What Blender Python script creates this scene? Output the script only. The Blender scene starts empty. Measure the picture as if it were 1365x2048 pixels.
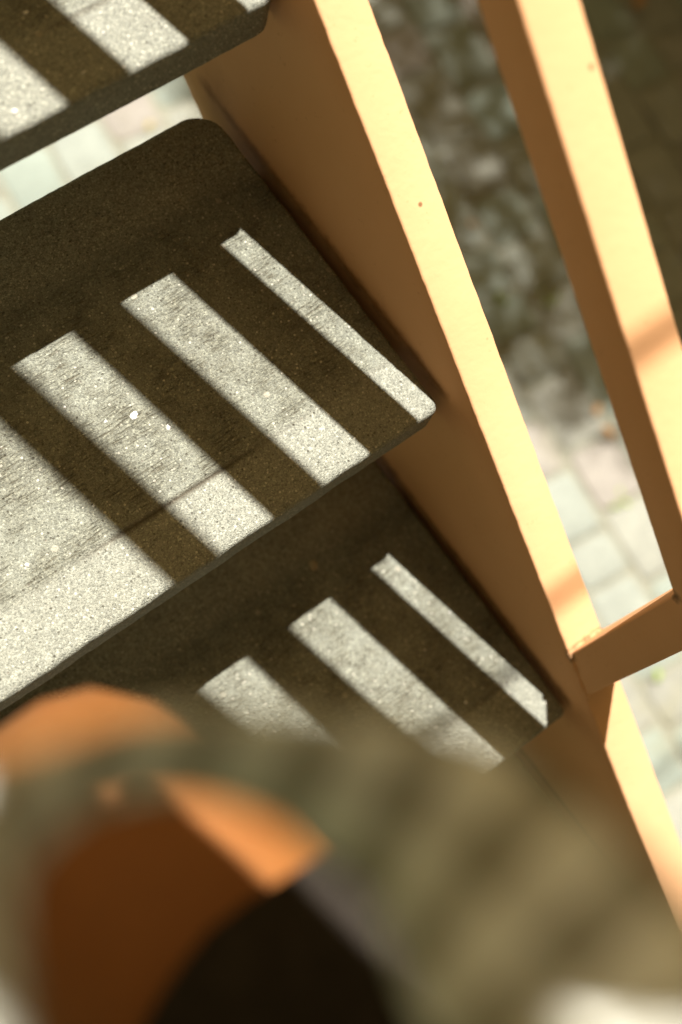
import bpy, bmesh, math, random
from mathutils import Vector, Matrix, noise
sc = bpy.context.scene
COL = sc.collection
random.seed(7)
# ------------------------------------------------------------------ camera
R0 = Vector((0.78777686, -0.59397573, 0.16309649))     # image right
R1v = Vector((-0.53629016, -0.79164728, -0.29272419))   # image down
R2v = Vector((0.30298595, 0.1431343, -0.94218474))      # view direction
CAM = Vector((-0.41548567, -0.16299025, 0.91795895))
cd = bpy.data.cameras.new('camera'); cam = bpy.data.objects.new('camera', cd); COL.objects.link(cam)
M = Matrix((R0, -R1v, -R2v)).transposed().to_4x4(); M.translation = CAM
cam.matrix_world = M
cd.sensor_fit = 'VERTICAL'; cd.sensor_height = 36; cd.lens = 45.89
cd.clip_start = 0.01; cd.clip_end = 500
cd.dof.use_dof = True; cd.dof.focus_distance = 0.96; cd.dof.aperture_fstop = 2.6; cd.dof.aperture_blades = 0
sc.camera = cam
# ------------------------------------------------------------------ light
MX, KY = 0.2087, 0.2722            # sun direction: x/z and y/z
sd = Vector((MX, KY, 1)).normalized()
elev = math.asin(sd.z); azim = math.atan2(sd.x, sd.y)
w = bpy.data.worlds.new('World'); sc.world = w; w.use_nodes = True
wn = w.node_tree; wn.nodes.clear()
sky = wn.nodes.new('ShaderNodeTexSky'); sky.sky_type = 'NISHITA'; sky.sun_disc = False
sky.sun_elevation = elev; sky.sun_rotation = azim; sky.dust_density = 4.0; sky.air_density = 1.0; sky.ozone_density = 1.0
tint = wn.nodes.new('ShaderNodeMix'); tint.data_type = 'RGBA'; tint.blend_type = 'MULTIPLY'; tint.inputs[0].default_value = 1
tint.inputs[7].default_value = (0.72, 0.52, 0.20, 1)      # the photograph's warm white balance
bg = wn.nodes.new('ShaderNodeBackground'); bg.inputs[1].default_value = 0.05
wo = wn.nodes.new('ShaderNodeOutputWorld')
wn.links.new(sky.outputs[0], tint.inputs[6]); wn.links.new(tint.outputs[2], bg.inputs[0]); wn.links.new(bg.outputs[0], wo.inputs[0])
sl = bpy.data.lights.new('sun', 'SUN'); sl.energy = 5.0; sl.angle = math.radians(0.53); sl.color = (1.0, 0.985, 0.985)
so = bpy.data.objects.new('sun', sl); COL.objects.link(so)
so.rotation_euler = sd.to_track_quat('Z', 'Y').to_euler()
vs = sc.view_settings; vs.view_transform = 'Standard'; vs.look = 'None'; vs.exposure = 1.40; vs.gamma = 1; vs.use_curve_mapping = False

# ------------------------------------------------------------------ helpers
def link(name, mesh, mat, parent=None):
    o = bpy.data.objects.new(name, mesh); COL.objects.link(o)
    if mat and not mesh.materials: mesh.materials.append(mat)
    if parent: o.parent = parent
    return o
def mk(name, verts, faces, mat, parent=None, smooth=True):
    me = bpy.data.meshes.new(name); me.from_pydata([tuple(v) for v in verts], [], faces); me.update()
    for p in me.polygons: p.use_smooth = smooth
    return link(name, me, mat, parent)
def empty(name, loc=(0, 0, 0)):
    o = bpy.data.objects.new(name, None); o.location = loc; o.empty_display_size = .1; COL.objects.link(o); return o
def tag(o, label=None, cat=None, group=None, kind=None):
    for k, v in (('label', label), ('category', cat), ('group', group), ('kind', kind)):
        if v: o[k] = v
    return o
def nz(v, f, seed=0):
    return noise.noise(Vector((v[0]*f+seed*7.3, v[1]*f-seed*3.1, v[2]*f+seed)))
def rrect(x0, x1, z0, z1, r, n=2):
    pts = []
    for cx, cz, a0 in ((x1-r, z1-r, 0), (x0+r, z1-r, 90), (x0+r, z0+r, 180), (x1-r, z0+r, 270)):
        for k in range(n+1):
            a = math.radians(a0+90*k/n); pts.append((cx+r*math.cos(a), cz+r*math.sin(a)))
    return pts
def sweep(name, sec, stations, mat, parent, jit=0.0005, seed=0, sharp=50):
    """sec: list of (a,b); stations: functions placing (a,b)->Vector"""
    V = []; F = []; n = len(sec)
    for st in stations:
        for a, b in sec:
            p = st(a, b)
            d = Vector((nz(p, 110, seed), 0, nz(p, 60, seed+9)*.12))*jit*.6 + Vector((nz(p, 240, seed+2), 0, 0))*jit*.5
            V.append(p+d)
    m = len(stations)
    for i in range(m-1):
        for j in range(n):
            k = (j+1) % n
            F.append((i*n+j, (i+1)*n+j, (i+1)*n+k, i*n+k))
    F.append(tuple(range(n))); F.append(tuple(reversed(range((m-1)*n, m*n))))
    o = mk(name, V, F, mat, parent)
    bm = bmesh.new(); bm.from_mesh(o.data); bmesh.ops.recalc_face_normals(bm, faces=bm.faces); bm.to_mesh(o.data); bm.free()
    for p in o.data.polygons: p.use_smooth = True
    return o
def slope_bar(name, x0, x1, z0, z1, ya, yb, mat, parent, r=0.0018, step=0.006, jit=0.0005, seed=0):
    sec = densify(rrect(x0, x1, z0, z1, r, 2), .02)
    n = max(2, int((yb-ya)/step))
    st = []
    for i in range(n+1):
        y = ya+(yb-ya)*i/n
        st.append(lambda a, b, y=y: Vector((a, y, b+S*y)))
    return sweep(name, sec, st, mat, parent, jit, seed)
def densify(pts, mx):
    out = []
    for i, p in enumerate(pts):
        q = pts[(i+1) % len(pts)]; d = math.dist(p, q); k = max(1, int(d/mx))
        for j in range(k): out.append((p[0]+(q[0]-p[0])*j/k, p[1]+(q[1]-p[1])*j/k))
    return out
def tube(name, path, radii, mat, parent=None, seg=10, jit=0):
    V = []; F = []
    path = [Vector(p) for p in path]
    up = Vector((.13, .27, .95)).normalized()
    for i, p in enumerate(path):
        t = (path[min(i+1, len(path)-1)]-path[max(i-1, 0)]).normalized()
        u = t.cross(up)
        if u.length < .1: u = t.cross(Vector((1, 0, 0)))
        u.normalize(); v = t.cross(u)
        r = radii[i] if hasattr(radii, '__len__') else radii
        for k in range(seg):
            a = 2*math.pi*k/seg; q = p+(u*math.cos(a)+v*math.sin(a))*r
            V.append(q+(Vector((nz(q, 12), nz(q, 12, 3), nz(q, 12, 5)))*jit if jit else Vector()))
    for i in range(len(path)-1):
        for k in range(seg):
            F.append((i*seg+k, i*seg+(k+1) % seg, (i+1)*seg+(k+1) % seg, (i+1)*seg+k))
    F.append(tuple(reversed(range(seg)))); F.append(tuple(range((len(path)-1)*seg, len(path)*seg)))
    return mk(name, V, F, mat, parent)

# ------------------------------------------------------------------ materials
class NT:
    def __init__(s, name):
        s.m = bpy.data.materials.new(name); s.m.use_nodes = True; s.t = s.m.node_tree
        s.b = s.t.nodes['Principled BSDF']; s.out = s.t.nodes['Material Output']
    def n(s, typ, **kw):
        nd = s.t.nodes.new('ShaderNode'+typ)
        for k, v in kw.items():
            if k.startswith('i_'):
                key = k[2:]; key = int(key) if key.isdigit() else key
                nd.inputs[key].default_value = v
            else: setattr(nd, k, v)
        return nd
    def l(s, a, b): s.t.links.new(a, b); return b
    def coord(s, scale=(1, 1, 1), out='Object'):
        c = s.n('TexCoord'); mp = s.n('Mapping'); mp.inputs['Scale'].default_value = scale
        s.l(c.outputs[out], mp.inputs[0]); return mp.outputs[0]
    def noise(s, vec, scale, detail=4, rough=.55):
        nd = s.n('TexNoise'); nd.inputs['Scale'].default_value = scale; nd.inputs['Detail'].default_value = detail; nd.inputs['Roughness'].default_value = rough
        s.l(vec, nd.inputs['Vector']); return nd.outputs[0]
    def vor(s, vec, scale, feature='F1', out='Distance'):
        nd = s.n('TexVoronoi', feature=feature); nd.inputs['Scale'].default_value = scale; s.l(vec, nd.inputs['Vector']); return nd.outputs[out]
    def ramp(s, fac, stops, interp='LINEAR'):
        nd = s.n('ValToRGB'); cr = nd.color_ramp; cr.interpolation = interp
        while len(cr.elements) < len(stops): cr.elements.new(.5)
        for e, (p, c) in zip(cr.elements, stops):
            e.position = p; e.color = (c, c, c, 1) if not hasattr(c, '__len__') else (*c, 1)
        s.l(fac, nd.inputs[0]); return nd.outputs[0]
    def math(s, op, a, b=None, c=None):
        nd = s.n('Math', operation=op)
        for i, x in enumerate((a, b, c)):
            if x is None: continue
            if hasattr(x, 'links'): s.l(x, nd.inputs[i])
            else: nd.inputs[i].default_value = x
        return nd.outputs[0]
    def mix(s, fac, a, b, mode='MIX'):
        nd = s.n('Mix', data_type='RGBA', blend_type=mode)
        for i, x in ((0, fac), (6, a), (7, b)):
            if hasattr(x, 'links'): s.l(x, nd.inputs[i])
            elif i == 0: nd.inputs[0].default_value = x
            else: nd.inputs[i].default_value = (*x, 1)
        return nd.outputs[2]
    def bump(s, h, strength, dist, prev=None):
        nd = s.n('Bump'); nd.inputs['Strength'].default_value = strength; nd.inputs['Distance'].default_value = dist
        s.l(h, nd.inputs['Height'])
        if prev: s.l(prev, nd.inputs['Normal'])
        s.l(nd.outputs[0], s.b.inputs['Normal']); return nd.outputs[0]
    def sep(s, vec):
        nd = s.n('SeparateXYZ'); s.l(vec, nd.inputs[0]); return nd.outputs
    def rgb(s, c): s.l(c, s.b.inputs['Base Color'])

H, G, D = 0.195, 0.257, 0.3139      # rise, going, tread depth
S = H/G

def concrete(name, seed, front_margin=True):
    """object space: x across, y from the nosing (0) to the back (D), z=0 top"""
    q = NT(name); co = q.coord()
    mp = q.n('Mapping'); mp.inputs['Location'].default_value = (seed*3.7, seed*1.9, seed); q.l(co, mp.inputs[0]); v = mp.outputs[0]
    x, y, z = q.sep(co)
    wob = q.math('MULTIPLY', q.math('SUBTRACT', q.noise(v, 14, 3), .5), .010)
    yy = q.math('ADD', y, wob)
    mp2 = q.n('Mapping'); mp2.inputs['Scale'].default_value = (1.6, 13.0, 1); q.l(v, mp2.inputs[0])
    broom = q.noise(mp2.outputs[0], 42, 3, .6)
    mp3 = q.n('Mapping'); mp3.inputs['Scale'].default_value = (1.0, 9.0, 1); q.l(v, mp3.inputs[0])
    broom2 = q.noise(mp3.outputs[0], 120, 2, .7)
    big = q.noise(v, 6, 5, .6)
    patch = q.noise(v, 28, 4, .65)
    # broomed middle between a smooth nosing strip and a smooth rear strip
    mid = q.math('MULTIPLY', q.ramp(yy, [(0.052, 0), (0.060, 1)]), q.ramp(yy, [(0.235, 1), (0.262, 0)]))
    broomamt = q.math('MULTIPLY', mid, q.ramp(patch, [(.42, .05), (.62, 1)]))
    fine = q.noise(v, 900, 3, .8)
    grain = q.vor(v, 820)
    gcol = q.vor(v, 820, out='Color'); gs = q.n('SeparateColor'); q.l(gcol, gs.inputs[0])
    gc2 = q.vor(v, 340, out='Color'); gs2 = q.n('SeparateColor'); q.l(gc2, gs2.inputs[0])
    gd2 = q.vor(v, 340)
    gc3 = q.vor(v, 75, out='Color'); gs3 = q.n('SeparateColor'); q.l(gc3, gs3.inputs[0])
    gd3 = q.vor(v, 75)
    base = q.ramp(big, [(.3, (.215, .216, .168)), (.55, (.265, .270, .215)), (.75, (.31, .318, .262))])
    base = q.mix(q.ramp(patch, [(.4, 0), (.7, .45)]), base, (.165, .15, .095))
    mar = q.math('SUBTRACT', 1, mid)
    base = q.mix(q.math('MULTIPLY', mar, .6), base, (.36, .362, .30))
    rearb = q.ramp(q.math('ADD', yy, q.math('MULTIPLY', q.math('SUBTRACT', patch, .5), .02)), [(.238, 0), (.262, 1)])
    base = q.mix(q.math('MULTIPLY', rearb, .9), base, (.46, .445, .35))
    mpp = q.n('Mapping'); mpp.inputs['Scale'].default_value = (1, 2.2, 1); q.l(v, mpp.inputs[0])
    pits = q.math('MULTIPLY', q.math('MULTIPLY', q.ramp(q.noise(mpp.outputs[0], 170, 4, .75), [(.54, 0), (.60, 1)]), q.ramp(q.noise(v, 16, 3), [(.38, 0), (.55, 1)])), rearb)
    base = q.mix(q.math('MULTIPLY', pits, .42), base, (.09, .065, .03))
    # sand grains light / dark
    lg = q.ramp(gs.outputs[0], [(.0, .62), (.25, .86), (.7, 1.08), (.92, 1.25), (1.0, 1.8)])
    cc = q.mix(1, base, lg, 'MULTIPLY')
    fn = q.ramp(fine, [(.3, .5), (.5, 1), (.7, 1.45)])
    cc = q.mix(.8, cc, fn, 'MULTIPLY')
    chip = q.math('MULTIPLY', q.ramp(gs2.outputs[1], [(.93, 0), (.94, 1)]), q.ramp(gd2, [(.28, 1), (.36, 0)]))
    cc = q.mix(q.math('MULTIPLY', chip, .75), cc, (.78, .74, .62))
    chip3 = q.math('MULTIPLY', q.ramp(gs3.outputs[2], [(.975, 0), (.98, 1)]), q.ramp(gd3, [(.16, 1), (.21, 0)]))
    cc = q.mix(q.math('MULTIPLY', chip3, .5), cc, (.62, .56, .44))
    pit = q.math('MULTIPLY', q.ramp(gs2.outputs[2], [(.955, 0), (.97, 1)]), q.ramp(gd2, [(.2, 1), (.30, 0)]))
    cc = q.mix(q.math('MULTIPLY', pit, .7), cc, (.07, .055, .03))
    bl = q.math('MULTIPLY', q.ramp(broom, [(.36, 1), (.47, 0)]), broomamt)
    cc = q.mix(q.math('MULTIPLY', bl, .62), cc, (.10, .075, .035))
    q.rgb(cc)
    q.b.inputs['Roughness'].default_value = .82; q.b.inputs['Specular IOR Level'].default_value = .35
    # groove behind the nosing strip: intermittent
    gl = q.math('ABSOLUTE', q.math('SUBTRACT', q.math('ADD', y, q.math('MULTIPLY', q.math('SUBTRACT', q.noise(v, 9, 2), .5), .004)), .0527))
    gmask = q.math('MAXIMUM', q.math('MULTIPLY', q.ramp(q.math('ADD', x, 1), [(.69, 0), (.74, 1)]), q.ramp(q.math('ADD', x, 1), [(.83, 1), (.87, .25)])), 0.0) if seed == 20 else q.math('MULTIPLY', q.ramp(q.noise(v, 5.5, 2), [(.45, 0), (.55, 1)]), .6)
    groove = q.math('MULTIPLY', q.ramp(gl, [(.0, 1), (.0016, 0)]), gmask)
    cc = q.mix(q.math('MULTIPLY', groove, .85), cc, (.06, .04, .015)); cc = q.mix(1, cc, (.74, .725, .665), 'MULTIPLY'); q.rgb(cc)
    q.b.inputs['Roughness'].default_value = .6; q.b.inputs['Specular IOR Level'].default_value = .5
    hgt = q.math('ADD', q.math('MULTIPLY', q.math('MULTIPLY', q.ramp(broom, [(.34, 0), (.5, 1)]), broomamt), 1.0), q.math('MULTIPLY', fine, .65))
    hgt = q.math('ADD', hgt, q.math('MULTIPLY', q.math('MULTIPLY', broom2, broomamt), .5))
    hgt = q.math('ADD', hgt, q.math('MULTIPLY', q.ramp(grain, [(.0, 1), (.6, 0)]), .55))
    hgt = q.math('SUBTRACT', hgt, q.math('MULTIPLY', q.math('ADD', pit, q.math('MULTIPLY', pits, .4)), .8)); hgt = q.math('SUBTRACT', hgt, q.math('MULTIPLY', groove, 2.2))
    hgt = q.math('ADD', hgt, q.math('MULTIPLY', patch, 1.1))
    q.bump(hgt, 1.0, .0013)
    return q.m

def paint(name, dirt=True):
    q = NT(name); co = q.coord(); x, y, z = q.sep(co)
    big = q.noise(co, 5, 4); fine = q.noise(co, 160, 4, .6); mid_ = q.noise(co, 28, 4, .6)
    c = q.ramp(big, [(.3, (.64, .345, .158)), (.7, (.69, .380, .184))])
    sp = q.vor(co, 80); spc = q.vor(co, 80, out='Color'); ss = q.n('SeparateColor'); q.l(spc, ss.inputs[0])
    dot = q.math('MULTIPLY', q.ramp(ss.outputs[0], [(.975, 0), (.98, 1)]), q.ramp(sp, [(.11, 1), (.19, 0)]))
    c = q.mix(q.math('MULTIPLY', dot, .8), c, (.13, .06, .02))
    scuff = q.n('Mapping'); scuff.inputs['Scale'].default_value = (1, .25, 1); q.l(co, scuff.inputs[0])
    sf = q.ramp(q.noise(scuff.outputs[0], 60, 6, .75), [(.66, 0), (.72, 1)])
    c = q.mix(q.math('MULTIPLY', sf, .22), c, (.45, .24, .09))
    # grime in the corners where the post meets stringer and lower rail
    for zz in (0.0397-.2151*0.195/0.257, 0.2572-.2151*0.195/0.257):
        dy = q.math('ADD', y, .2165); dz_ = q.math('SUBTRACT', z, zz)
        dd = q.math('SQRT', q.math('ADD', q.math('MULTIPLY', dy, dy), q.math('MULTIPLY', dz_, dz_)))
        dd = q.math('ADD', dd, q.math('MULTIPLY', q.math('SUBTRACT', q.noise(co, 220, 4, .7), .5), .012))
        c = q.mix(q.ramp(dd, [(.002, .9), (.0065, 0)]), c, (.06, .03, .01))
    wear = q.ramp(q.noise(co, 95, 5, .75), [(.63, 0), (.68, 1)])
    c = q.mix(q.math('MULTIPLY', wear, .30), c, (.40, .20, .07))
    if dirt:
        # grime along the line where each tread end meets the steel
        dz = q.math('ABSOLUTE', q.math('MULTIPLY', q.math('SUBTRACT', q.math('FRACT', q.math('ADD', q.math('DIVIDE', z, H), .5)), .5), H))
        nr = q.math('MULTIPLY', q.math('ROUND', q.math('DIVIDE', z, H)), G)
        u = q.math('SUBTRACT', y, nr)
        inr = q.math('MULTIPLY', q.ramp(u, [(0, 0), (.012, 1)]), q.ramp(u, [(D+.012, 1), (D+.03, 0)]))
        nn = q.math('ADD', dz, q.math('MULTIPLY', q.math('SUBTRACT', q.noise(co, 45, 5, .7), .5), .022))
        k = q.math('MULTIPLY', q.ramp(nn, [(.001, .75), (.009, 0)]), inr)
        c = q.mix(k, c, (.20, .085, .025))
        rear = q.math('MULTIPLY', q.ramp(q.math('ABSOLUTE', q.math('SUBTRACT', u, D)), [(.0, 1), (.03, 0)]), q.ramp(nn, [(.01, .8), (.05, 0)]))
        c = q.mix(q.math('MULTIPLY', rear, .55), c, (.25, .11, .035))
    q.rgb(c)
    q.b.inputs['Roughness'].default_value = .72; q.b.inputs['Specular IOR Level'].default_value = .12
    run = q.n('Mapping'); run.inputs['Scale'].default_value = (1, 2.2, .5); q.l(co, run.inputs[0])
    h = q.math('ADD', q.math('MULTIPLY', fine, .30), q.math('MULTIPLY', mid_, .35))
    h = q.math('ADD', h, q.math('MULTIPLY', q.noise(run.outputs[0], 9, 2), .7))
    h = q.math('SUBTRACT', h, q.math('MULTIPLY', sf, .12))
    q.bump(h, .55, .0016)
    return q.m

def simple(name, c0, c1, scale, rough=.7, bump=.0, dist=.001, sss=0, spec=.5):
    q = NT(name); co = q.coord(); f = q.noise(co, scale, 5, .6)
    q.rgb(q.ramp(f, [(.3, c0), (.7, c1)])); q.b.inputs['Roughness'].default_value = rough
    q.b.inputs['Specular IOR Level'].default_value = spec
    if sss:
        q.b.inputs['Subsurface Weight'].default_value = sss; q.b.inputs['Subsurface Radius'].default_value = (.012, .004, .002); q.b.inputs['Subsurface Scale'].default_value = 1
    if bump: q.bump(q.noise(co, scale*6, 4), bump, dist)
    return q.m

def stone_mat(name, island):
    q = NT(name); co = q.coord(out='Object')
    if island:
        gi = q.n('NewGeometry'); rnd = gi.outputs['Random Per Island']
    else:
        oi = q.n('ObjectInfo'); rnd = oi.outputs['Random']
    geo = q.n('NewGeometry'); pos = geo.outputs['Position']
    base = q.ramp(rnd, [(0, (0.261, 0.282, 0.23)), (.28, (0.243, 0.279, 0.227)), (.3, (0.293, 0.261, 0.217)), (.5, (0.303, 0.272, 0.227)), (.52, (0.254, 0.247, 0.198)), (.75, (0.289, 0.286, 0.23)), (1, (0.272, 0.293, 0.243))])
    a = q.noise(pos, 22, 5, .65); b_ = q.noise(pos, 300, 3, .7)
    base = q.mix(.7, base, q.ramp(a, [(.3, .72), (.7, 1.18)]), 'MULTIPLY')
    base = q.mix(.8, base, q.ramp(b_, [(.3, .6), (.7, 1.3)]), 'MULTIPLY')
    st = q.ramp(q.noise(pos, 7, 5, .7), [(.56, 0), (.72, .55)])
    base = q.mix(st, base, (.22, .20, .10)); base = q.mix(1, base, (.76, .755, .72), 'MULTIPLY')
    q.rgb(base); q.b.inputs['Roughness'].default_value = .85
    q.bump(q.math('ADD', a, q.math('MULTIPLY', b_, .3)), .8, .004)
    return q.m

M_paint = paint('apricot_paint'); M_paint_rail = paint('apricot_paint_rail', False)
M_sand = simple('joint_sand', (.145, .138, .092), (.215, .205, .145), 40, .95, .6, .004)
M_stone = stone_mat('paver_stone', False); M_stone_far = stone_mat('paver_stone_far', True)
M_bark = simple('bark', (.03, .012, .006), (.075, .035, .02), 14, .9, 1, .01)
M_leaf = simple('leaf_green', (.04, .055, .015), (.09, .10, .03), 3, .5)
M_steel = simple('dark_steel', (.05, .045, .04), (.09, .08, .07), 20, .5)

# ------------------------------------------------------------------ ground
ZG = -1.56
gd = mk('ground', [(-60, -60, ZG-.006), (60, -60, ZG-.006), (60, 60, ZG-.006), (-60, 60, ZG-.006)], [(0, 1, 2, 3)], M_sand)
tag(gd, kind='structure')
M_dark_ground = simple('dark_ground', (.025, .035, .01), (.05, .06, .02), 30, .95, .8, .01)  # for the added ground sheets, dark to keep bounce low
def paver_data(L, W, seed):
    """rounded, slightly domed stone; top at z=0"""
    rr = random.Random(seed)
    pts = densify(rrect(-L/2, L/2, -W/2, W/2, .014, 2), .05)
    pts = [(a+rr.uniform(-.003, .003), b+rr.uniform(-.003, .003)) for a, b in pts]
    V = []; F = []; n = len(pts)
    for sc_, z in ((1, -.05), (1, -.008), (.965, -.0025), (.88, 0)):
        for a, b in pts: V.append((a*sc_, b*sc_, z+(rr.uniform(-.0012, .0012) if z > -.04 else 0)))
    V.append((0, 0, .001)); c = len(V)-1
    for i in range(3):
        for j in range(n): F.append((i*n+j, i*n+(j+1) % n, (i+1)*n+(j+1) % n, (i+1)*n+j))
    for j in range(n): F.append((3*n+j, 3*n+(j+1) % n, c))
    return V, F
protos = {}
WID = 0.128
lens_ = [0.105, 0.125, 0.145, 0.17, 0.195]
for li, L in enumerate(lens_):
    for k in range(3):
        V, F = paver_data(L-.009, WID-.009, li*10+k)
        me = bpy.data.meshes.new('paver'); me.from_pydata(V, [], F); me.update(); me.materials.append(M_stone)
        for p in me.polygons: p.use_smooth = True
        protos[(li, k)] = (me, V, F)
rng = random.Random(11)
rotp = math.radians(-97); cr, sr = math.cos(rotp), math.sin(rotp)
foot = [(CAM, d) for d in ()]
def project(p):
    q = Vector(p)-CAM; z = q.dot(R2v)
    if z <= 0: return (-9, -9)
    return (682.5+2610.7*q.dot(R0)/z, 1024+2610.7*q.dot(R1v)/z)
near = []; far = []
for c in range(-42, 43):
    y = c*WID+.03; x = -5.4+rng.uniform(0, .15)
    while x < 5.4:
        li = rng.choices(range(5), (2, 4, 5, 3, 1))[0]; L = lens_[li]
        cx = x+L/2; x += L
        wx, wy = cx*cr-y*sr+.4, cx*sr+y*cr+.3
        k = rng.randrange(3)
        a = rotp+rng.uniform(-.02, .02)+(math.pi if rng.random() < .5 else 0)
        u, v_ = project((wx, wy, ZG))
        tx, ty, dz = rng.uniform(-.012, .012), rng.uniform(-.012, .012), rng.uniform(-.003, .003)
        rec = (wx, wy, a, li, k, tx, ty, dz)
        dist = math.hypot(u-682, (v_-1024)*.8)
        (near if -90 < u < 1460 and -90 < v_ < 2140 else far).append((dist, rec))
near.sort(); near, extra = near[:300], near[300:]; far += extra
for _, (wx, wy, a, li, k, tx, ty, dz) in near:
    o = link('paver', protos[(li, k)][0], None, gd); o.location = (wx, wy, ZG+dz); o.rotation_euler = (tx, ty, a)
V = []; F = []
for _, (wx, wy, a, li, k, tx, ty, dz) in far:
    if not (-.95 < wx < 2.6 and -3.2 < wy < 3.2): continue
    mm = Matrix.Translation((wx, wy, ZG+dz)) @ Matrix.Rotation(a, 4, 'Z') @ Matrix.Rotation(ty, 4, 'Y')
    _, vv, ff = protos[(li, k)]; b0 = len(V)
    V += [mm @ Vector(q) for q in vv]; F += [tuple(i+b0 for i in f) for f in ff]
for tx0, ty0, tx1, ty1 in ((-50, -50, -.97, 50), (2.62, -50, 50, 50), (-.97, 3.22, 2.62, 50), (-.97, -50, 2.62, -3.22)):
    tag(mk('unseen_dark_ground', [(tx0, ty0, ZG-.001), (tx1, ty0, ZG-.001), (tx1, ty1, ZG-.001), (tx0, ty1, ZG-.001)], [(0, 1, 2, 3)], M_dark_ground), kind='structure')  # unseen dark sheets added around the pavers to cut bounced light
pf = mk('paver_field', V, F, M_stone_far, gd); tag(pf, kind='stuff')

# ------------------------------------------------------------------ staircase
st = empty('staircase', (0, 0, 0))
tag(st, 'open riser outdoor staircase of grey concrete treads on apricot painted steel with slanting rails', 'staircase')
XS, W_ = 0.0054, 0.0379
A_, B_ = 0.0397, -0.296
RA, RB = 0.2572, 0.3034
XL = -0.80
YLO, YHI = -1.93, 1.35
def side(x0, x1, full):
    stp = .005 if full else .03
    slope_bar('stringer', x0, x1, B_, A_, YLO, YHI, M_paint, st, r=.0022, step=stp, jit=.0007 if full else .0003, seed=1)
    if not full: return
    for z0, z1, sd_ in ((RA, RB, 2), (.6084, .6546, 3), (.9664, .9664+.030, 4)):
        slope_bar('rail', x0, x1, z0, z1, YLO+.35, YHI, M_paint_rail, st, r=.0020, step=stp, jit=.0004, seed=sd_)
    for yc in (-0.2342-1.285, -0.2342, -0.2342+1.285):
        sec = densify(rrect(x0+.0006, x1-.0006, yc-.0191, yc+.0191, .0022, 2), .02)
        zb, zt = A_+S*yc-.012, .9664+S*yc+.006
        n = int((zt-zb)/(.006 if full else .05))
        sts = [(lambda a, b, z=zb+(zt-zb)*i/n: Vector((a, b, z))) for i in range(n+1)]
        sweep('post', sec, sts, M_paint_rail, st, .0004, 8)
        # weld run round the foot of the post
        if full:
            loop = densify(rrect(x0+.001, x1-.001, yc-.0195, yc+.0195, .004, 3), .004)
            loop.append(loop[0])
            tube('weld_bead', [Vector((a, b, A_+S*b+.0003)) for a, b in loop], [.0026+.0010*math.sin(i*1.9)+.0005*math.sin(i*.7) for i in range(len(loop))], M_paint_rail, st, 8, .0006)
side(XS, XS+W_, True)
side(XL-W_, XL, False)

def tread(n, xr, rf, rb, seed, detail):
    """n: step number (0 = the one in focus); origin at its front right top corner"""
    t = .0366
    x0 = XL+.004
    stp = .005 if detail else .04
    # plan outline, counter clockwise: front right -> back right -> back left -> front left
    L = abs(x0)
    def outline(ins):
        a0, a1, b0, b1 = x0+ins, xr-ins, ins, D-ins
        pts = []
        for cx, cy, r, ang in ((a1, b0, rf, 270), (a1, b1, rb, 0), (a0, b1, .02, 90), (a0, b0, .02, 180)):
            r = max(r-ins, .001)
            ccx = cx-r if cx > -.5 else cx+r; ccy = cy+r if cy < D/2 else cy-r
            for k in range(9):
                a = math.radians(ang+90*k/8); pts.append((ccx+r*math.cos(a), ccy+r*math.sin(a)))
        return pts
    base = outline(0)
    # counts per side chosen once so all rings match
    cnt = []
    for i, p in enumerate(base):
        q = base[(i+1) % len(base)]; cnt.append(max(1, int(math.dist(p, q)/stp)))
    def ring(ins):
        pts = outline(ins); out = []
        for i, p in enumerate(pts):
            q = pts[(i+1) % len(pts)]
            for j in range(cnt[i]): out.append((p[0]+(q[0]-p[0])*j/cnt[i], p[1]+(q[1]-p[1])*j/cnt[i]))
        return out
    rings = [(.012, 0, 0), (.0045, 0, 0), (.0022, -.0006, .3), (.0007, -.0022, 1), (0, -.005, 1), (0, -t+.004, 1), (.002, -t, .6), (.02, -t, 0)]
    V = []; F = []; m = None
    for ins, z, j in rings:
        rg = ring(ins); m = len(rg)
        for a, b in rg:
            p = Vector((a, b, z)); e = j*.0006
            q = Vector((a*1.0, b, z*.4))
            V.append((a+e*nz(q, 120, seed)+e*nz(q, 35, seed+1), b+e*nz(q, 120, seed+2)+e*1.3*nz(q, 22, seed+3), z+e*.5*nz(q, 80, seed+4)*(1 if z > -.02 else .5)))
    nr = len(rings)
    for i in range(nr-1):
        for k in range(m): F.append((i*m+(k+1) % m, i*m+k, (i+1)*m+k, (i+1)*m+(k+1) % m))
    F.append(tuple(range(m))); F.append(tuple(reversed(range((nr-1)*m, nr*m))))
    o = mk('tread', V, F, concrete('concrete', seed), st)
    o.location = (0, n*G, n*H)
    o.data.polygons[len(F)-2].use_smooth = False; o.data.polygons[len(F)-1].use_smooth = False
    # steel cleats carrying the slab
    for xa, xb in ((x0, x0+.04), (xr-.045, XS+.001)):
        if xb < 0: xa -= .006
        c = slope = None
        Vc = []
        for z in (-t-.006, -t-.0005):
            for X, Y in ((xa, .07), (xb, .07), (xb, .26), (xa, .26)): Vc.append((X, Y+n*G, z+n*H))
        mk('cleat', Vc, [(0, 3, 2, 1), (4, 5, 6, 7), (0, 1, 5, 4), (1, 2, 6, 5), (2, 3, 7, 6), (3, 0, 4, 7)], M_paint_rail, st, False)
    return o
spec = {0: (-.0035, .009, .026), -1: (.0, .006, .02), 1: (.002, .018, .03)}
T = {}
for n in range(-7, 5):
    xr, rf, rb = spec.get(n, (-.002, .014, .025))
    T[n] = tread(n, xr, rf, rb, n+20, n in (-1, 0, 1))

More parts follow.
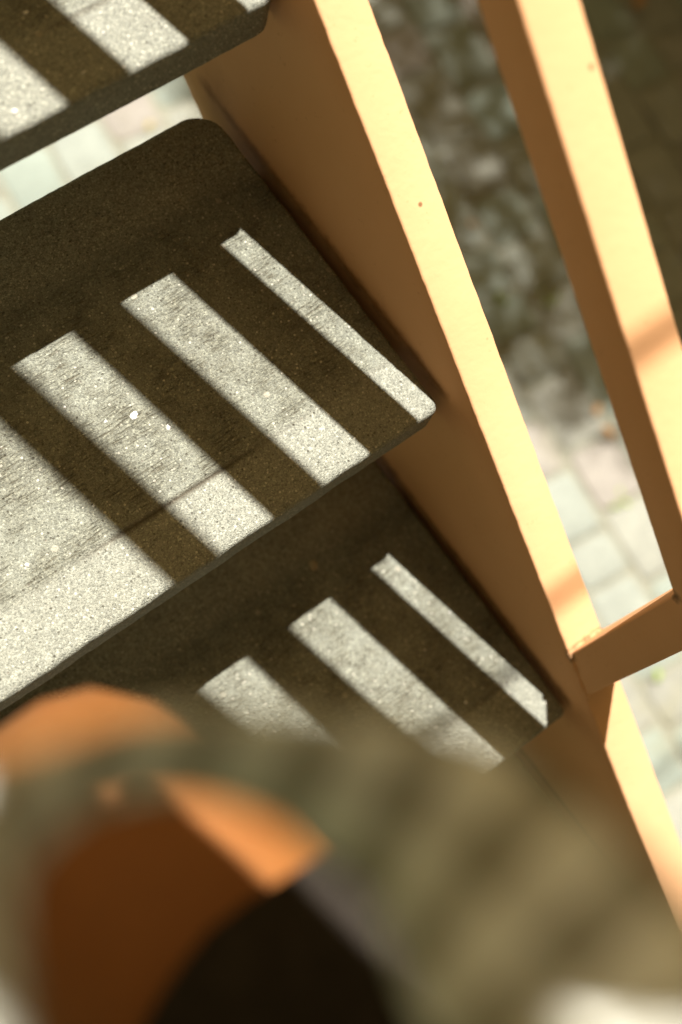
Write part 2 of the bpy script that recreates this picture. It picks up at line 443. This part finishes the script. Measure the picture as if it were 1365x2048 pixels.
def unproject_z(u, v, z):
    d = R0*((u-682.5)/2610.7)+R1v*((v-1024)/2610.7)+R2v
    return CAM+d*((z-CAM.z)/d.z)
M_chip = simple('pale_stone', (.5, .47, .40), (.75, .73, .66), 300, .5)
M_chipd = simple('tan_stone', (.26, .20, .12), (.38, .32, .21), 300, .5)
def chip(n, u, v, r, asp, ang, mat):
    p = unproject_z(u, v, n*H); k = 9; rr = random.Random(int(u*3+v))
    V = []; 
    for ring_, z in ((1, -.0005), (.8, .0006), (.45, .001)):
        for i in range(k):
            a = 2*math.pi*i/k; q = r*ring_*(1+rr.uniform(-.38, .25))
            x, y = q*math.cos(a), q*asp*math.sin(a)
            V.append((x*math.cos(ang)-y*math.sin(ang), x*math.sin(ang)+y*math.cos(ang), z))
    F = [(i*k+j, i*k+(j+1) % k, (i+1)*k+(j+1) % k, (i+1)*k+j) for i in range(2) for j in range(k)]+[tuple(range(2*k, 3*k))]
    o = mk('stone_chip', V, F, mat, T[n]); o.location = (p.x, p.y-n*G, 0)
for a in ((0, 268, 832, .0042, .75, .4, M_chip), (0, 337, 855, .0026, .8, 1.2, M_chip), (0, 212, 843, .0016, .8, .2, M_chip), (-1, 627, 1130, .0056, .8, 1.3, M_chipd),
          (1, 52, 25, .0026, .6, .3, M_chip), (1, 168, 145, .0022, .35, .2, M_chip), (1, 207, 66, .0014, .6, 1.2, M_chip), (1, 30, 223, .0024, .8, .5, M_chip),
          (0, 360, 380+20, .0014, .8, .1, M_chipd), (-1, 932, 1405, .0019, .8, .2, M_chip), (-1, 850, 1300, .0012, .8, .2, M_chip),
          (-1, 900, 1225, .0012, .8, .2, M_chip), (0, 55, 1130, .0022, .7, 1.9, M_chip), (0, 130, 815, .0015, .8, .9, M_chip)):
    chip(*a)

# ------------------------------------------------------------------ overhead cable (its soft shadow crosses rail, stringer and tread)
cb = empty('overhead_cable', (0, 0, ZG))
tag(cb, 'thin dark cable strung level above the staircase between two slim poles', 'cable')
zc = 2.05; yc = -.1465+KY*zc
tube('cable', [(-4+8*i/40, yc, zc-ZG) for i in range(41)], .0050, M_steel, cb, 8)
for x in (-4, 4): tube('pole', [(x, yc, -.02), (x, yc, zc-ZG+.12)], .03, M_steel, cb, 12)

# ------------------------------------------------------------------ tree whose crown dapples the pavers
tr = empty('shade_tree', (2.12, 1.02, ZG))
tag(tr, 'broad leafy shade tree standing on the pavers beyond the railing', 'tree')
TB = Vector((2.12, 1.02, ZG)); CC = Vector((2.78, 2.32, 3.5))
def bez(a, b, c, n): return [a*(1-t)**2+b*2*t*(1-t)+c*t*t for t in [i/n for i in range(n+1)]]
tp = bez(Vector((0, 0, -.05)), Vector((.05, .05, 2.1)), Vector((.5, .95, 3.9)), 16)
tube('trunk', tp, [.24*math.exp(-i*.9)+.115-.0035*i for i in range(17)], M_bark, tr, 16, .03)
rt = random.Random(5)
ends = []
for i in range(13):
    a = 2*math.pi*i/13+rt.uniform(-.2, .2); s0 = tp[9+i % 7]
    e = CC-TB+Vector((math.cos(a)*rt.uniform(.7, 1.15), math.sin(a)*rt.uniform(.7, 1.2), rt.uniform(-.3, .75)))
    mdl = (s0+e)/2+Vector((0, 0, .25)); pth = bez(s0, mdl, e, 8)
    tube('limb', pth, [.035-.0036*k for k in range(9)], M_bark, tr, 8, .01); ends += pth[4:]
V = []; F = []
clumps = [CC-TB+Vector((rt.gauss(0, .55), rt.gauss(0, .6), rt.gauss(0, .35))) for _ in range(70)]+ends
cnt_ = 0
def sstep(a, b, t): t = min(1, max(0, (t-a)/(b-a))); return t*t*(3-2*t)
while cnt_ < 88000:
    cnt_ += 1
    fx, fy = rt.uniform(.55, 2.9), rt.uniform(-.35, 2.3)         # where this leaf's shade falls
    hgt = 5.1+rt.gauss(0, .42)-.25*math.hypot(fx-1.75, fy-.95)
    a = fx+.7*fy
    dens = .42*sstep(.84, 1.2, a); deep = sstep(1.04, 1.16, fx-.3*fy)*sstep(-.05, .12, fy)
    dens = max(dens*(.85+.45*sstep(-.25, .3, noise.noise(Vector((fx*9, fy*9, 2.0))))), deep)*(1-sstep(1.9, 2.3, fy))*(1-sstep(2.5, 2.9, fx))
    if fy > 1.0: dens *= sstep(.6, .8, fx)
    if rt.random() > dens: continue
    p = Vector((fx+MX*hgt, fy+KY*hgt, hgt))-Vector((TB.x, TB.y, 0))
    d = Vector((rt.gauss(0, 1), rt.gauss(0, 1), rt.gauss(-.3, .6))).normalized(); s_ = d.cross(Vector((rt.gauss(0, .4), rt.gauss(0, .4), 1))).normalized()
    l = rt.uniform(.030, .062); wd = l*.22; b0 = len(V); nn_ = d.cross(s_)*l*.05
    V += [p, p+d*l*.4+s_*wd+nn_, p+d*l, p+d*l*.4-s_*wd+nn_]; F += [(b0, b0+1, b0+2), (b0, b0+2, b0+3)]
cw = mk('crown', V, F, M_leaf, tr, False); tag(cw, kind='stuff')

# ------------------------------------------------------------------ fallen leaves, weeds in the joints
M_or = simple('leaf_orange', (.27, .12, .025), (.38, .19, .05), 30, .5); M_ye = simple('leaf_yellow', (.28, .22, .05), (.33, .27, .08), 30, .5); M_gr = simple('leaf_fresh', (.16, .25, .02), (.28, .36, .04), 30, .5)
def leaf(u, v, L, ang, mat, label):
    p = unproject_z(u, v, ZG+.006); V = []; F = []; n = 6
    for i in range(n+1):
        t = i/n; wd = math.sin(math.pi*t**.8)*L*.26+.0004; z = .004+.010*math.sin(t*3)+.003*t
        for sgn in (-1, 0, 1):
            x = (t-.5)*L; y = sgn*wd; zz = z+abs(sgn)*.006
            V.append((x*math.cos(ang)-y*math.sin(ang), x*math.sin(ang)+y*math.cos(ang), zz))
    for i in range(n):
        for k in range(2): F.append((i*3+k, (i+1)*3+k, (i+1)*3+k+1, i*3+k+1))
    o = mk('fallen_leaf', V, F, mat); o.location = p
    tag(o, label, 'leaf', 'fallen leaves on the pavers')
leaf(1212, 868, .036, 1.9, M_or, 'orange fallen leaf on sunlit pavers beside the slanting lower rail')
leaf(1190, 822, .026, .6, M_or, 'amber fallen leaf on pavers just uphill of the orange leaf')
leaf(300, 258, .024, .3, M_ye, 'yellow fallen leaf seen through the gap between two treads')
leaf(1310, 1352, .024, 1.0, M_gr, 'small yellow green leaf on sunlit pavers below the post')
leaf(1275, 8, .05, .4, M_or, 'dull orange leaf lying in deep shade near the tree foot')
leaf(940, 455, .02, 2.2, M_or, 'small rusty leaf on dappled pavers between stringer and rail')
def tuft(u, v, label, n=14):
    p = unproject_z(u, v, ZG); V = []; F = []; r_ = random.Random(int(u))
    for i in range(n):
        a = r_.uniform(0, 6.28); l = r_.uniform(.012, .03); o_ = Vector((r_.gauss(0, .007), r_.gauss(0, .007), -.004))
        d = Vector((math.cos(a), math.sin(a), r_.uniform(.5, 1.6))).normalized()*l; s_ = Vector((-math.sin(a), math.cos(a), 0))*.004
        b0 = len(V); V += [o_-s_*.4, o_+s_*.4, o_+d*.55+s_, o_+d, o_+d*.55-s_]; F += [(b0, b0+1, b0+2, b0+4), (b0+4, b0+2, b0+3)]
    o = mk('weed', V, F, M_gr); o.location = p; tag(o, label, 'weed', 'weeds growing in the paver joints')
tuft(1003, 603, 'small green weed in a joint nearest the stringer'); tuft(1098, 600, 'small green weed in a joint nearest the slanting rail')
tuft(1240, 1000, 'faint weed in a joint of the sunlit pavers uphill of the post', 6)

# ------------------------------------------------------------------ person (photographer on the lower steps, one knee raised into view)
M_skin = simple('tanned_skin', (.195, .069, .0145), (.235, .087, .019), 18, .62, .25, .0006, .10, spec=.25)
M_black = simple('black_cotton', (.020, .016, .012), (.030, .024, .018), 90, 1, .6, .001, spec=.05)
M_shirt = simple('charcoal_shirt', (.03, .028, .025), (.05, .045, .04), 60, .95, .5, .001, spec=.2)
M_shoe = simple('brown_shoe', (.07, .04, .02), (.12, .07, .04), 40, .6)
M_hair = simple('dark_hair', (.015, .009, .005), (.04, .024, .013), 120, .5, .8, .002)
ps = empty('person', (-.33, -.55, -.585))
tag(ps, 'blurred person with a tanned bent knee raised over the steps and black shorts', 'person')
O = Vector((-.33, -.55, -.585))
def skin(name, nodes, edges, mat, parent, sub=2):
    """nodes: (pos, rx, ry)"""
    me = bpy.data.meshes.new(name); me.from_pydata([tuple(Vector(p)-O) for p, *_ in nodes], edges, []); me.update()
    tmp = bpy.data.objects.new(name, me); COL.objects.link(tmp)
    sm = tmp.modifiers.new('s', 'SKIN'); sm.use_smooth_shade = True; sm.branch_smoothing = .6
    for i, nd in enumerate(nodes):
        d = me.skin_vertices[0].data[i]; d.radius = (nd[1], nd[2] if len(nd) > 2 else nd[1]); d.use_root = (i == 0)
    ss = tmp.modifiers.new('u', 'SUBSURF'); ss.levels = sub; ss.render_levels = sub
    bpy.context.view_layer.update(); dg = bpy.context.evaluated_depsgraph_get()
    m2 = bpy.data.meshes.new_from_object(tmp.evaluated_get(dg)); m2.name = name
    bpy.data.objects.remove(tmp)
    for p in m2.polygons: p.use_smooth = True
    m2.materials.clear()
    return link(name, m2, mat, parent)
KN = (-.411, -.112, .375)         # raised knee
HAND = Vector((-.30, -.035, .955))
nodes = [
 ((-.33, -.56, .36), .13, .105),       #0 pelvis
 ((-.33, -.575, .55), .125, .09),      #1 waist
 ((-.33, -.56, .78), .15, .10),        #2 chest
 ((-.33, -.53, .93), .10, .08),        #3 upper chest
 ((-.33, -.48, 1.04), .055, .055),     #4 neck
 ((-.345, -.43, 1.13), .075, .085),    #5 head low
 ((-.35, -.41, 1.215), .080, .092),    #6 head top
 ((-.390, -.44, .345), .090),          #7 raised hip joint
 ((-.394, -.26, .372), .076),          #8 mid thigh
 ((-.400, -.180, .382), .073),         #9 above knee
 (KN, .068),                           #10 knee
 ((-.408, -.112, .26), .052),          #11 below the knee
 ((-.392, -.150, .10), .052),          #12 calf
 ((-.392, -.165, -.06), .035),         #13
 ((-.392, -.165, -.135), .036),        #14 ankle on the step below
 ((-.25, -.58, .20), .082),            #15 standing thigh
 ((-.235, -.59, -.10), .056),          #16 knee
 ((-.235, -.62, -.28), .054),          #17
 ((-.235, -.64, -.50), .036),          #18 ankle
 ((-.50, -.52, .93), .055),            #19 left shoulder
 ((-.56, -.33, .965), .045),           #20 elbow
 ((-.445, -.265, .972), .040),          #21 forearm
 ((-.328, -.160, .970), .038),         #22 wrist
 ((-.16, -.50, .95), .055),            #23 right shoulder
 ((-.10, -.33, .96), .045),            #24 elbow
 ((-.185, -.262, .99), .041),          #25 forearm
 ((-.240, -.162, 1.00), .032),         #26 wrist
]
edges = [(0, 1), (1, 2), (2, 3), (3, 4), (4, 5), (5, 6), (0, 7), (7, 8), (8, 9), (9, 10), (10, 11), (11, 12), (12, 13), (13, 14),
         (0, 15), (15, 16), (16, 17), (17, 18), (3, 19), (19, 20), (20, 21), (21, 22), (3, 23), (23, 24), (24, 25), (25, 26)]
def shade_hand(wi, palm, dirv, sidev, L=.085):
    """adds a palm and five fingers"""
    pv = Vector(palm); d = Vector(dirv).normalized(); s_ = Vector(sidev).normalized(); dn = d.cross(s_)
    nodes.append((tuple(pv-d*.062), .048, .030)); edges.append((wi, len(nodes)-1)); wi = len(nodes)-1
    nodes.append((tuple(pv), .040, .020)); pi = len(nodes)-1; edges.append((wi, pi))
    for k, (off, ln) in enumerate(((-.027, .062), (-.009, .075), (.009, .08), (.027, .072))):
        b = pv+d*.032+s_*off*.85; a1 = b+d*ln*.4+s_*off*.05; a2 = a1+d*ln*.35-dn*.006; a3 = a2+d*ln*.25-dn*.010
        prev = pi
        for q, r in ((b, .0115), (a1, .0105), (a2, .0095), (a3, .008)):
            nodes.append((tuple(q), r)); edges.append((prev, len(nodes)-1)); prev = len(nodes)-1
    prev = pi
    for q, r in ((pv+s_*.036-d*.022, .021), (pv+s_*.060-d*.004, .017), (pv+s_*.074+d*.024, .011)):
        nodes.append((tuple(q), r)); edges.append((prev, len(nodes)-1)); prev = len(nodes)-1
shade_hand(22, (-.333, -.072, .968), (.30, .95, 0), (-.95, .30, 0))  # both hands are unseen, placed and widened to shade thigh and strap
shade_hand(26, (-.272, -.072, 1.004), (-.22, .97, .02), (-.97, -.22, 0))
body = skin('body', nodes, edges, M_skin, ps)

def loft(name, rings, mat, parent, closed_end=False, thick=.002):
    """rings of points, outer wall plus an inner wall so the cloth has thickness"""
    n = len(rings[0]); V = []; F = []
    for rg in rings: V += [Vector(p)-O for p in rg]
    m = len(rings)
    cs = []
    for rg in rings:
        c = sum((Vector(p) for p in rg), Vector())/n; cs.append(c)
    for rg, c in zip(rings, cs): V += [Vector(p)-O-(Vector(p)-c).normalized()*thick for p in rg]
    b = m*n
    for i in range(m-1):
        for j in range(n):
            k = (j+1) % n
            F.append((i*n+j, i*n+k, (i+1)*n+k, (i+1)*n+j)); F.append((b+i*n+k, b+i*n+j, b+(i+1)*n+j, b+(i+1)*n+k))
    for i in (0, m-1):
        for j in range(n):
            k = (j+1) % n; F.append((i*n+j, i*n+k, b+i*n+k, b+i*n+j))
    return mk(name, V, F, mat, parent)
def ringat(c, u, v, ru, rv, n=40, wav=0, ph=0):
    c, u, v = Vector(c), Vector(u).normalized(), Vector(v).normalized(); out = []
    for k in range(n):
        a = 2*math.pi*k/n; f = 1+wav*(math.sin(3*a+ph)+.6*math.sin(5*a+ph*2))
        out.append(c+u*ru*f*math.cos(a)+v*rv*f*math.sin(a))
    return out
def legcloth(pts, radii, mat, parent, name='shorts_leg', hem=False):
    rings = []
    P = [Vector(p) for p in pts]
    for i in range(len(P)):
        t = (P[min(i+1, len(P)-1)]-P[max(0, i-1)]).normalized()
        u = t.cross(Vector((0, .3, 1))); u = u.normalized() if u.length > .05 else Vector((1, 0, 0)); v = t.cross(u)
        rings.append(ringat(P[i], u, v, radii[i], radii[i]*.97, 40, .018, i*.35))
    if hem:
        m_ = len(rings)
        for i in range(1, m_):
            w_ = (i/(m_-1))**2; c_ = P[i]
            rings[i] = [p+Vector((0, -w_*(.020*max(0, -(p.x-c_.x)/.09)+.045*max(0, -(p.x-c_.x)/.09)**2+.012*max(0, (p.x-c_.x)/.09)**2)+w_*.006, 0)) for p in rings[i]]
    return loft(name, rings, mat, parent)
sh = skin('shorts', [((-.33, -.56, .37), .170, .145), ((-.33, -.57, .47), .150, .125), ((-.365, -.49, .352), .125), ((-.26, -.585, .26), .118)], [(0, 1), (0, 2), (0, 3)], M_black, ps)
legcloth([(-.380, -.45, .348), (-.388, -.36, .355), (-.392, -.29, .366), (-.394, -.235, .374), (-.392, -.205, .380), (-.390, -.180, .383)], [.108, .102, .096, .090, .087, .086], M_black, sh, hem=True)
legcloth([(-.268, -.58, .38), (-.262, -.58, .30), (-.25, -.58, .20), (-.244, -.585, .10), (-.24, -.59, .02)], [.105, .108, .106, .10, .10], M_black, sh)
shirt = skin('shirt', [((-.33, -.57, .41), .172, .148), ((-.33, -.57, .50), .158, .130), ((-.33, -.575, .60), .142, .11), ((-.33, -.56, .78), .168, .118), ((-.33, -.53, .94), .115, .092), ((-.51, -.52, .93), .072), ((-.55, -.42, .955), .066),
                       ((-.15, -.50, .95), .072), ((-.125, -.41, .955), .066)], [(0, 1), (1, 2), (2, 3), (3, 4), (4, 5), (5, 6), (4, 7), (7, 8)], M_shirt, ps)
skin('hair', [((-.35, -.455, 1.14), .060, .055), ((-.35, -.44, 1.20), .086, .090), ((-.351, -.420, 1.245), .084, .094), ((-.352, -.41, 1.285), .050, .055)], [(0, 1), (1, 2), (2, 3)], M_hair, ps)
for s_, z_, y_, x_ in ((0, -.195, -.14, -.392), (1, -.585, -.60, -.235)):
    V = []; F = []
    secs = [(-.085, .030, .06), (-.06, .036, .075), (0, .038, .072), (.06, .043, .052), (.11, .046, .04), (.145, .038, .03), (.16, .02, .018)]
    for yy, wd, ht in secs:
        for k in range(12):
            a = 2*math.pi*k/12; zz = max(0.0, ht/2+ht/2*math.sin(a)*1.05)
            V.append(Vector((x_+wd*math.cos(a), y_+yy, z_+.001+zz))-O)
    for i in range(len(secs)-1):
        for k in range(12): F.append((i*12+k, i*12+(k+1) % 12, (i+1)*12+(k+1) % 12, (i+1)*12+k))
    F += [tuple(reversed(range(12))), tuple(range((len(secs)-1)*12, len(secs)*12))]
    mk('shoe', V, F, M_shoe, ps)
# face
hc = Vector((-.352, -.405, 1.16)); fd = Vector((-.1, .62, -.6)).normalized(); fu = Vector((0, .7, .7)).normalized(); fs = fd.cross(fu)
def blob(name, c, r, mat, par, sc3=(1, 1, 1)):
    bm = bmesh.new(); bmesh.ops.create_uvsphere(bm, u_segments=14, v_segments=9, radius=r)
    me = bpy.data.meshes.new(name); bm.to_mesh(me); bm.free(); [setattr(p, 'use_smooth', True) for p in me.polygons]
    o = link(name, me, mat, par); o.location = Vector(c)-O; o.scale = sc3; return o
M_eye = simple('eye', (.7, .68, .62), (.75, .73, .68), 20, .2); M_lip = simple('lip', (.35, .10, .05), (.4, .13, .07), 60, .5)
for s_ in (-1, 1):
    blob('eye', hc+fd*.083+fs*.031*s_+fu*.012, .012, M_eye, ps)
    blob('ear', hc+fs*.087*s_, .026, M_skin, ps, (.4, 1, 1))
blob('nose', hc+fd*.098-fu*.012, .014, M_skin, ps, (.8, 1.2, 1.3)); blob('mouth', hc+fd*.088-fu*.045, .018, M_lip, ps, (1.2, .5, .5))

# ------------------------------------------------------------------ woven strap hanging in a loop right under the lens
q = NT('pale_check_weave'); uv = q.n('UVMap'); uv.uv_map = 'UVMap'; ux, uy, _ = q.sep(uv.outputs[0])   # metres along / across
s1 = q.ramp(q.math('ABSOLUTE', q.math('SUBTRACT', q.math('FRACT', q.math('DIVIDE', ux, .021)), .5)), [(.20, 0), (.27, 1)])
s2 = q.ramp(q.math('ABSOLUTE', q.math('SUBTRACT', q.math('FRACT', q.math('DIVIDE', uy, .021)), .5)), [(.20, 0), (.27, 1)])
cmb = q.math('MULTIPLY', q.math('ADD', q.math('MULTIPLY', s1, 1.4), q.math('MULTIPLY', s2, .6)), .5)
c = q.ramp(cmb, [(0, (.26, .235, .155)), (.5, (.54, .51, .39)), (1, (.84, .82, .68))])
c = q.mix(q.ramp(ux, [(.0, 0), (1, 0)]), c, (0, 0, 0))
q.rgb(c); q.b.inputs['Roughness'].default_value = .85
wv = q.n('TexWave'); wv.inputs['Scale'].default_value = 900; q.l(uv.outputs[0], wv.inputs[0]); q.bump(wv.outputs[0], .4, .0006)
M_strap = q.m
M_pale = simple('pale_webbing', (.44, .42, .33), (.52, .50, .40), 60, .8)
def campt(u, v, d): return CAM+(R0*((u-682.5)/2610.7)+R1v*((v-1024)/2610.7)+R2v)*d
keys = [  # u, v, depth, width, roll in image plane sense (1 = flat to lens, 0 = edge on)
 (-260, 2500, .13, .036, .5), (-120, 2120, .17, .036, .5), (-60, 1880, .20, .036, .45), (20, 1690, .225, .036, .38), (190, 1565, .24, .036, .33), (400, 1525, .25, .036, .40),
 (610, 1560, .255, .036, .60), (835, 1655, .255, .043, .85), (1010, 1832, .24, .050, .97), (1180, 2025, .23, .054, 1), (1350, 2265, .21, .054, 1), (1800, 2600, .16, .036, .9)]
def crom(ks, n=14):
    out = []
    for i in range(len(ks)-1):
        p0, p1, p2, p3 = ks[max(i-1, 0)], ks[i], ks[i+1], ks[min(i+2, len(ks)-1)]
        for j in range(n):
            t = j/n; out.append(tuple(.5*((2*b)+(-a+c_)*t+(2*a-5*b+4*c_-d_)*t*t+(-a+3*b-3*c_+d_)*t**3) for a, b, c_, d_ in zip(p0, p1, p2, p3)))
    out.append(ks[-1]); return out
neckL = Vector((-.42, -.47, 1.03)); neckR = Vector((-.27, -.47, 1.03))
pts = []
for k in crom(keys): pts.append((campt(*k[:3]), k[3], k[4]))
P = [p for p, _, _ in pts]
rows = []
for i, (p, wd, roll) in enumerate(pts):
    t = (P[min(i+1, len(P)-1)]-P[max(i-1, 0)]).normalized(); view = (p-CAM).normalized()
    flat = t.cross(view).normalized(); wdir = (flat*roll-view*math.sqrt(max(0, 1-roll*roll))).normalized(); wdir = (wdir-t*wdir.dot(t)).normalized()
    rows.append((p, wdir, t.cross(wdir), wd))
def endrows(a, b, row, n=10):
    out = []
    for i in range(1, n+1):
        s_ = i/n; out.append((a.lerp(b, s_), row[1], row[2], row[3]))
    return out
rows = list(reversed(endrows(P[0], neckL, rows[0])))+rows+endrows(P[-1], neckR, rows[-1])
def ribbon(name, rows, mat, parent, th=.0016, nw=6):
    V = []; F = []; UV = []; L = 0
    sec = [(-.5+i/nw, .5) for i in range(nw+1)]+[(.5-i/nw, -.5) for i in range(nw+1)]
    for i, (p, wd, nn_, w0) in enumerate(rows):
        if i: L += (p-rows[i-1][0]).length
        for a, b in sec:
            V.append(p+wd*a*w0+nn_*b*th+nn_*(.0022*math.cos(a*5))); UV.append((L, a*w0+.0255))
    n = len(sec)
    for i in range(len(rows)-1):
        for j in range(n): F.append((i*n+j, i*n+(j+1) % n, (i+1)*n+(j+1) % n, (i+1)*n+j))
    F += [tuple(reversed(range(n))), tuple(range((len(rows)-1)*n, len(rows)*n))]
    me = bpy.data.meshes.new(name); me.from_pydata([tuple(v) for v in V], [], F); me.update()
    ul = me.uv_layers.new(name='UVMap')
    for lp in me.loops: ul.data[lp.index].uv = UV[lp.vertex_index]
    for p_ in me.polygons: p_.use_smooth = True
    return link(name, me, mat, parent)
sp = empty('strap', neckL)
tag(sp, 'pale checked woven strap sweeping in a blurred arc across the raised knee', 'strap')
cut = 10+9*14+5
for nm, rr_, mt in (('webbing', rows[:cut+1], M_strap), ('end_patch', rows[cut:], M_pale)):
    o = ribbon(nm, rr_, mt, sp, .0016 if nm == 'webbing' else .0030); o.location = -neckL
